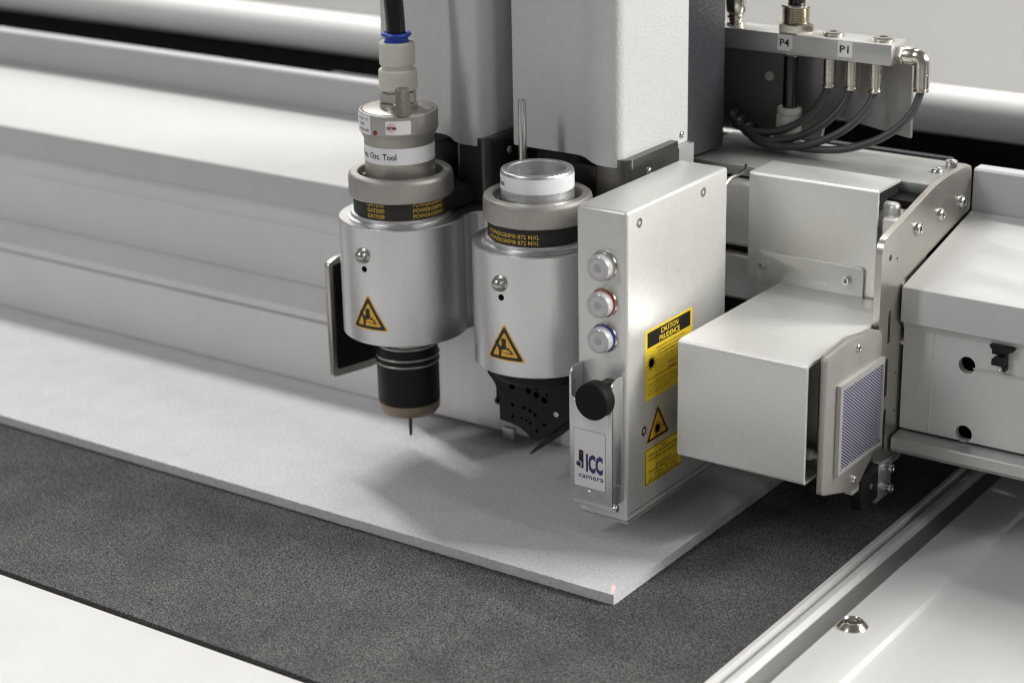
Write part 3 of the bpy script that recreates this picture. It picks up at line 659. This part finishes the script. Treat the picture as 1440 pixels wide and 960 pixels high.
MB().tube([(140.5, 63, 152), (140.8, 70, 157.5), (141, 80, 158.5), (138, 92, 157.6), (134, 100, 157)], 0.9, 10).build('signal_cable', 'nickel', ic)
ld = bpy.data.lights.new('laser_lamp', 'SPOT'); ld.energy = 0.9; ld.color = (1.0, 0.10, 0.08); ld.spot_size = math.radians(2.3); ld.spot_blend = 0.6; ld.shadow_soft_size = 0.0002
lo = bpy.data.objects.new('laser_lamp', ld); col.objects.link(lo); lo.location = Vector((139, -18, 16.0)) * S
lo.rotation_euler = (Vector((159.6, -61.6, 5.0)) - Vector((139, -18, 16.0))).to_track_quat('-Z', 'Y').to_euler()

# ================================================================== covers and filter on the right of the camera unit
uc = thing('motor_cover', (174, 103, 84), 'upright bent sheet metal cover with black foam inside, behind the lower box', 'cover')
prof = rpoly([(92.6, 84), (92.6, 156.6), (116.5, 156.6), (116.5, 155.2), (94.0, 155.2), (94.0, 84)], [.1, 1.6, .1, .1, .6, .1])
MB().prism(prof, 140.2, 207.5, 'YZ').build('cover_shell', 'alu_box', uc, angle=25)
MB().prism([(94.4, 144.2), (97, 146.2), (117.2, 146.2), (117.2, 154.9), (94.4, 154.9)], 141, 207.1, 'YZ').build('foam_strip', 'foam', uc)

lc = thing('dust_cover', (190, 40, 48), 'square silver sheet metal box, open on its right side, below the upright cover', 'cover')
prof = rpoly([(92.2, 119.0), (92.2, 102.4), (-5.0, 104.6), (-5.0, 48.2), (52, 47.4), (52, 48.6), (-3.7, 49.4), (-3.7, 103.4), (91.0, 101.2), (91.0, 119.0)],
             [.1, .8, 2.2, 1.8, .1, .1, .8, .8, 1.6, .1])
MB().prism(prof[:], 158.5, 222.5, 'YZ')
flange = rpoly([(146.2, 102.6), (202.4, 102.6), (202.4, 118.4), (146.2, 118.8)], [.2, .2, 2.0, 2.0])
fg = MB().prism(flange, 90.9, 92.3, 'XZ', bev=0.25).build('mounting_flange', 'alu_box', lc)
screw(fg, (149.9, 90.8, 111.6), (0, -1, 0), 1.9, 'socket', h=3.0)
screw(fg, (194.6, 90.8, 111.9), (0, -1, 0), 1.9, 'socket', h=3.0)
shell = rpoly([(90.8, 104.0), (90.8, 102.6), (-3.4, 103.1), (-3.6, 49.6), (52, 48.8), (52, 47.4), (-5.0, 48.2), (-5.0, 104.5)], [.1, .1, .9, .9, .1, .1, 1.9, 2.4])
MB().prism(shell, 158.5, 222.6, 'YZ').build('cover_shell', 'alu_box', lc, angle=25)
MB().box(158.6, 160.0, -3.2, 90, 48.9, 102.9).build('side_wall', 'alu_box', lc)
MB().box(160.2, 222.2, 13, 14.5, 49.5, 102).build('inner_wall', 'alu_grey', lc)
MB().box(205, 222, 8, 12.8, 70, 102).build('inner_duct', 'alu_grey', lc)
MB().rings([(2.6, 0), (2.6, 8), (1.6, 9), (1.6, 12)], axis_m((212, 8, 58), (1, 0, 0)), 18).build('inner_stud', 'fitting', lc)

fu = thing('filter_unit', (228, 28, 34), 'thin metal filter plate with a bluish striped grille beside the open box', 'filter')
fp = rpoly([(0, 43), (0, 106.6), (2.2, 107.8), (24, 109.6), (53, 104.8), (56, 102), (56, 48), (36, 33.4), (30, 34.0)], [2.5, 2, 2, 3, 3, 3, 2, 2, 2])
MB().prism([(max(y, 2.0), z) for y, z in fp], 225.4, 226.6, 'YZ', bev=0.3).build('rear_plate', 'alu_grey', fu)
f2 = MB().prism(fp, 226.9, 229.4, 'YZ', bev=0.6).build('filter_plate', 'alu_grey', fu)
for y, z in ((30.4, 103.2), (31.8, 39.4)): screw(f2, (229.4, y, z), (1, 0, 0), 2.0, 'button')
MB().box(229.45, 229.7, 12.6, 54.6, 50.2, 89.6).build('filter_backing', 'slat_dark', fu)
MB().prism([(10.6, 49.0), (55.2, 49.0), (55.2, 91.6), (10.6, 91.6)], 229.5, 231.6, 'YZ', holes=[[(13.2, 50.2), (54.4, 50.2), (54.4, 88.9), (13.2, 88.9)]]).build('filter_frame', 'alu_bar', fu)
sl = MB()
y0, y1, z0, z1 = 13.4, 54.2, 50.4, 88.7
sp = 1.5; kk = -0.70
z = z0 - 2
while z < z1 + 30:
    # a fin that leans down towards the back, cut off at the frame
    pts = []
    ya, yb = y0, y1
    za, zb = z, z + kk * (y1 - y0)
    if za > z1: ya = y0 + (za - z1) / -kk; za = z1
    if zb < z0: yb = y0 + (z - z0) / -kk; zb = z0
    if yb - ya > .5: sl.prism([(ya, za - .36), (yb, zb - .36), (yb, zb + .36), (ya, za + .36)], 229.75, 230.6, 'YZ')
    z += sp
so = sl.build('filter_fins', 'slat', fu, flat=True); so['kind'] = 'stuff'

# ================================================================== air manifold with its hoses
mf = thing('air_manifold', (140, 150, 160), 'aluminium air distributor bar with nickel fittings above the carriage', 'manifold')
MB().box(70, 188.4, 142, 158.6, 203.6, 213.8, 0.5).build('distributor_bar', 'alu_bar', mf)
MB().prism([(76, 158), (76, 203), (192, 203), (192.6, 165), (154, 170.8), (146, 168), (144, 157.5)], 159.2, 162.0, 'XZ', bev=0.3).build('mounting_plate', 'plate_grey', mf)
MB().rings([(2.4, 0), (2.4, .8), (2.0, 1.3), (0, 1.4)], axis_m((114.6, 159.2, 187.6), (0, -1, 0)), 24, cap1=False).build('plastic_plug', 'fitting', mf)
s1 = stamp('port_sticker', [[(-3.9, -3.9), (2.9, -3.9), (4.4, -2.2), (4.4, 3.0), (3.9, 3.9), (-3.6, 3.9)]], on_front(131.4, 209.4, 142), 'paper', mf, 0.1)
text('P4', 3.6, on_front(131.4, 207.6, 142), 'ink', s1, align='CENTER', bold=0.02, width=5.2)
s2 = stamp('port_sticker', [rect(-3.9, -3.9, 3.9, 3.9, .4)], on_front(164.2, 209.4, 142), 'paper', mf, 0.1)
text('P1', 3.6, on_front(164.2, 207.6, 142), 'ink', s2, align='CENTER', bold=0.02, width=4.8)
for x in (152.6, 164.4, 177.4):
    ft = MB().lathe([(0, 203.6), (3.5, 203.6), (3.5, 202.6), (3.2, 202.3), (3.2, 190.6), (2.8, 190.2), (2.8, 189.4), (3.6, 189.2), (3.6, 188.2), (2.2, 188.0), (2.2, 190)], x, 150, 28, cap0=False, cap1=False).build('push_fitting', 'nickel', mf)
# plugs on top
for x in (154.0, 180.4):
    MB().lathe([(0, 213.8), (5.0, 213.8), (5.2, 214.2), (5.2, 215.4), (4.8, 215.8), (2.6, 215.8), (2.4, 215.4, 'hex'), (2.3, 214.4, 'hex'), (0, 214.3)], x, 150, 30, cap0=False, cap1=False).build('blind_plug', 'nickel', mf)
# threaded gland
gl = MB().lathe([(0, 213.8), (9.3, 213.8, 'hex'), (9.6, 214.3, 'hex'), (9.6, 217.8, 'hex'), (9.0, 218.3, 'hex'), (7.0, 218.5)] +
                [(7.6 - (1.0 if k % 2 else 0), 218.6 + .55 * k) for k in range(14)] + [(7.4, 226.2), (7.6, 226.6), (7.4, 227.4), (6, 227.6), (4.4, 227.4), (4.4, 222)], 133.2, 150, 36, cap0=False, cap1=False).build('threaded_gland', 'nickel', mf, angle=20)
gs = MB().lathe([(0, 203.6), (5.4, 203.6), (5.4, 202.8), (4.8, 202.2), (4.4, 201.6), (3.9, 201.4), (3.9, 203)], 131.6, 150, 28, cap0=False, cap1=False).build('lower_gland', 'nickel', mf)
mu = MB().lathe([(0, 213.8), (4.6, 213.8), (4.6, 215.6), (3.6, 216), (3.6, 217.4), (4.4, 217.8), (4.4, 219.0), (3.8, 219.4), (4.9, 221), (5.2, 225), (5.2, 236), (4.2, 238), (0, 238)], 99.6, 150, 28, cap0=False, cap1=False).build('silencer', 'nickel', mf)
# elbow at the end
eb = MB().rings([(4.6, 0, 'hex'), (4.8, .4, 'hex'), (4.8, 3.0, 'hex'), (4.4, 3.4, 'hex'), (3.6, 3.6), (3.6, 4.2), (4.5, 4.4), (4.5, 8.4), (4.2, 9.0)], axis_m((188.4, 150, 208.0), (1, 0, 0)), 30).build('elbow_fitting', 'nickel', mf)
MB().tube([(197.0, 150, 208), (199.2, 150, 207.8), (200.8, 150, 206.2), (201.1, 150, 203.5), (201.1, 150, 199.5)], 3.9, 22, sub=4).build('elbow_bend', 'nickel', eb)
MB().lathe([(0, 200.2), (3.6, 200.2), (3.9, 199.8), (3.9, 193.2), (3.4, 192.8), (3.4, 192.2), (3.9, 192.0), (3.9, 191.4), (2.6, 191.2), (2.6, 193)], 201.1, 150, 28, cap0=False, cap1=False).build('elbow_nut', 'nickel', eb)

hoses = [
 ([(152.6, 150, 192), (151.8, 150, 187.6), (149.4, 149, 181.6), (144.9, 146, 174.5), (137.3, 142, 168.2), (127.1, 139, 164.4), (115.6, 138, 163.7), (106.2, 141, 165.2), (99.8, 148, 167), (97.9, 156, 168.2), (99.1, 157.6, 166), (101, 157.4, 162)],
  'grey rubber hose from the leftmost push fitting under the distributor bar'),
 ([(164.4, 150, 192), (163.4, 150, 187.3), (161.9, 148, 181.5), (156.8, 144, 173.8), (148.2, 140, 167.1), (136.7, 136, 162.5), (124.7, 134, 161.1), (113.6, 138, 162.8), (104.8, 147, 164.7), (102.6, 153, 165.8), (104.6, 156.6, 163)],
  'grey rubber hose from the middle push fitting under the distributor bar'),
 ([(177.4, 150, 192), (176.5, 150, 186.7), (174.6, 147, 180.4), (169.4, 142, 173), (160.1, 138, 166.2), (147.6, 134, 161.2), (133.7, 132, 159.6), (121.2, 134, 160.5), (112.4, 142, 162.4), (108.6, 151, 163.4), (109.4, 156.2, 160.5)],
  'grey rubber hose from the rightmost push fitting under the distributor bar'),
 ([(201.1, 150, 194), (200.6, 150, 190.2), (198.8, 147, 182.2), (193.4, 142, 174.2), (182.9, 138, 167), (167.8, 136, 161.6), (150.5, 136, 159.4), (133.8, 138, 159.2), (120.5, 143, 159.8), (114.4, 150, 160.2), (113.5, 156, 159.0)],
  'dark grey hose curving down from the elbow at the end of the bar')]
for pts, lb in hoses:
    h_ = MB().tube(pts, 1.95, 14, sub=7).build('rubber_hose', 'hose_grey', loc=(pts[5][0], pts[5][1], 157))
    tag(h_, lb, 'hose', 'hoses looping below the distributor bar')
h_ = MB().tube([(133.2, 150, 222), (133.4, 150, 228), (134.5, 150, 240), (137, 151, 260), (141, 153, 290)], 4.3, 18).build('pneumatic_tube', 'hose_black', loc=(133, 150, 222))
tag(h_, 'short black tube leaving the threaded gland upward out of the bar', 'hose')
h_ = MB().tube([(131.4, 150, 203.4), (131.2, 150, 190), (131.0, 150, 172)], 3.7, 18).build('pneumatic_tube', 'hose_black', loc=(131, 150, 172))
tag(h_, 'straight black tube between the bar and the white socket', 'hose')
wf = thing('hose_socket', (131, 150, 156.6), 'off white plastic hose socket standing behind the grey hose loops', 'fitting')
MB().lathe([(3.8, 172), (3.8, 175.4), (5.6, 175.6), (6.1, 175.0), (6.1, 172.6), (5.6, 172.2), (5.2, 172.0), (5.2, 171.4), (6.2, 171.2), (6.4, 170.8), (6.4, 159), (0, 158.6)], 131, 150, 32, cap0=False, cap1=False).build('socket_body', 'fitting', wf)
MB().lathe([(0, 156.7), (7.2, 156.7, 'hex'), (7.2, 158.8, 'hex'), (0, 158.9)], 131, 150, 30, cap0=False, cap1=False).build('socket_nut', 'nickel', wf)
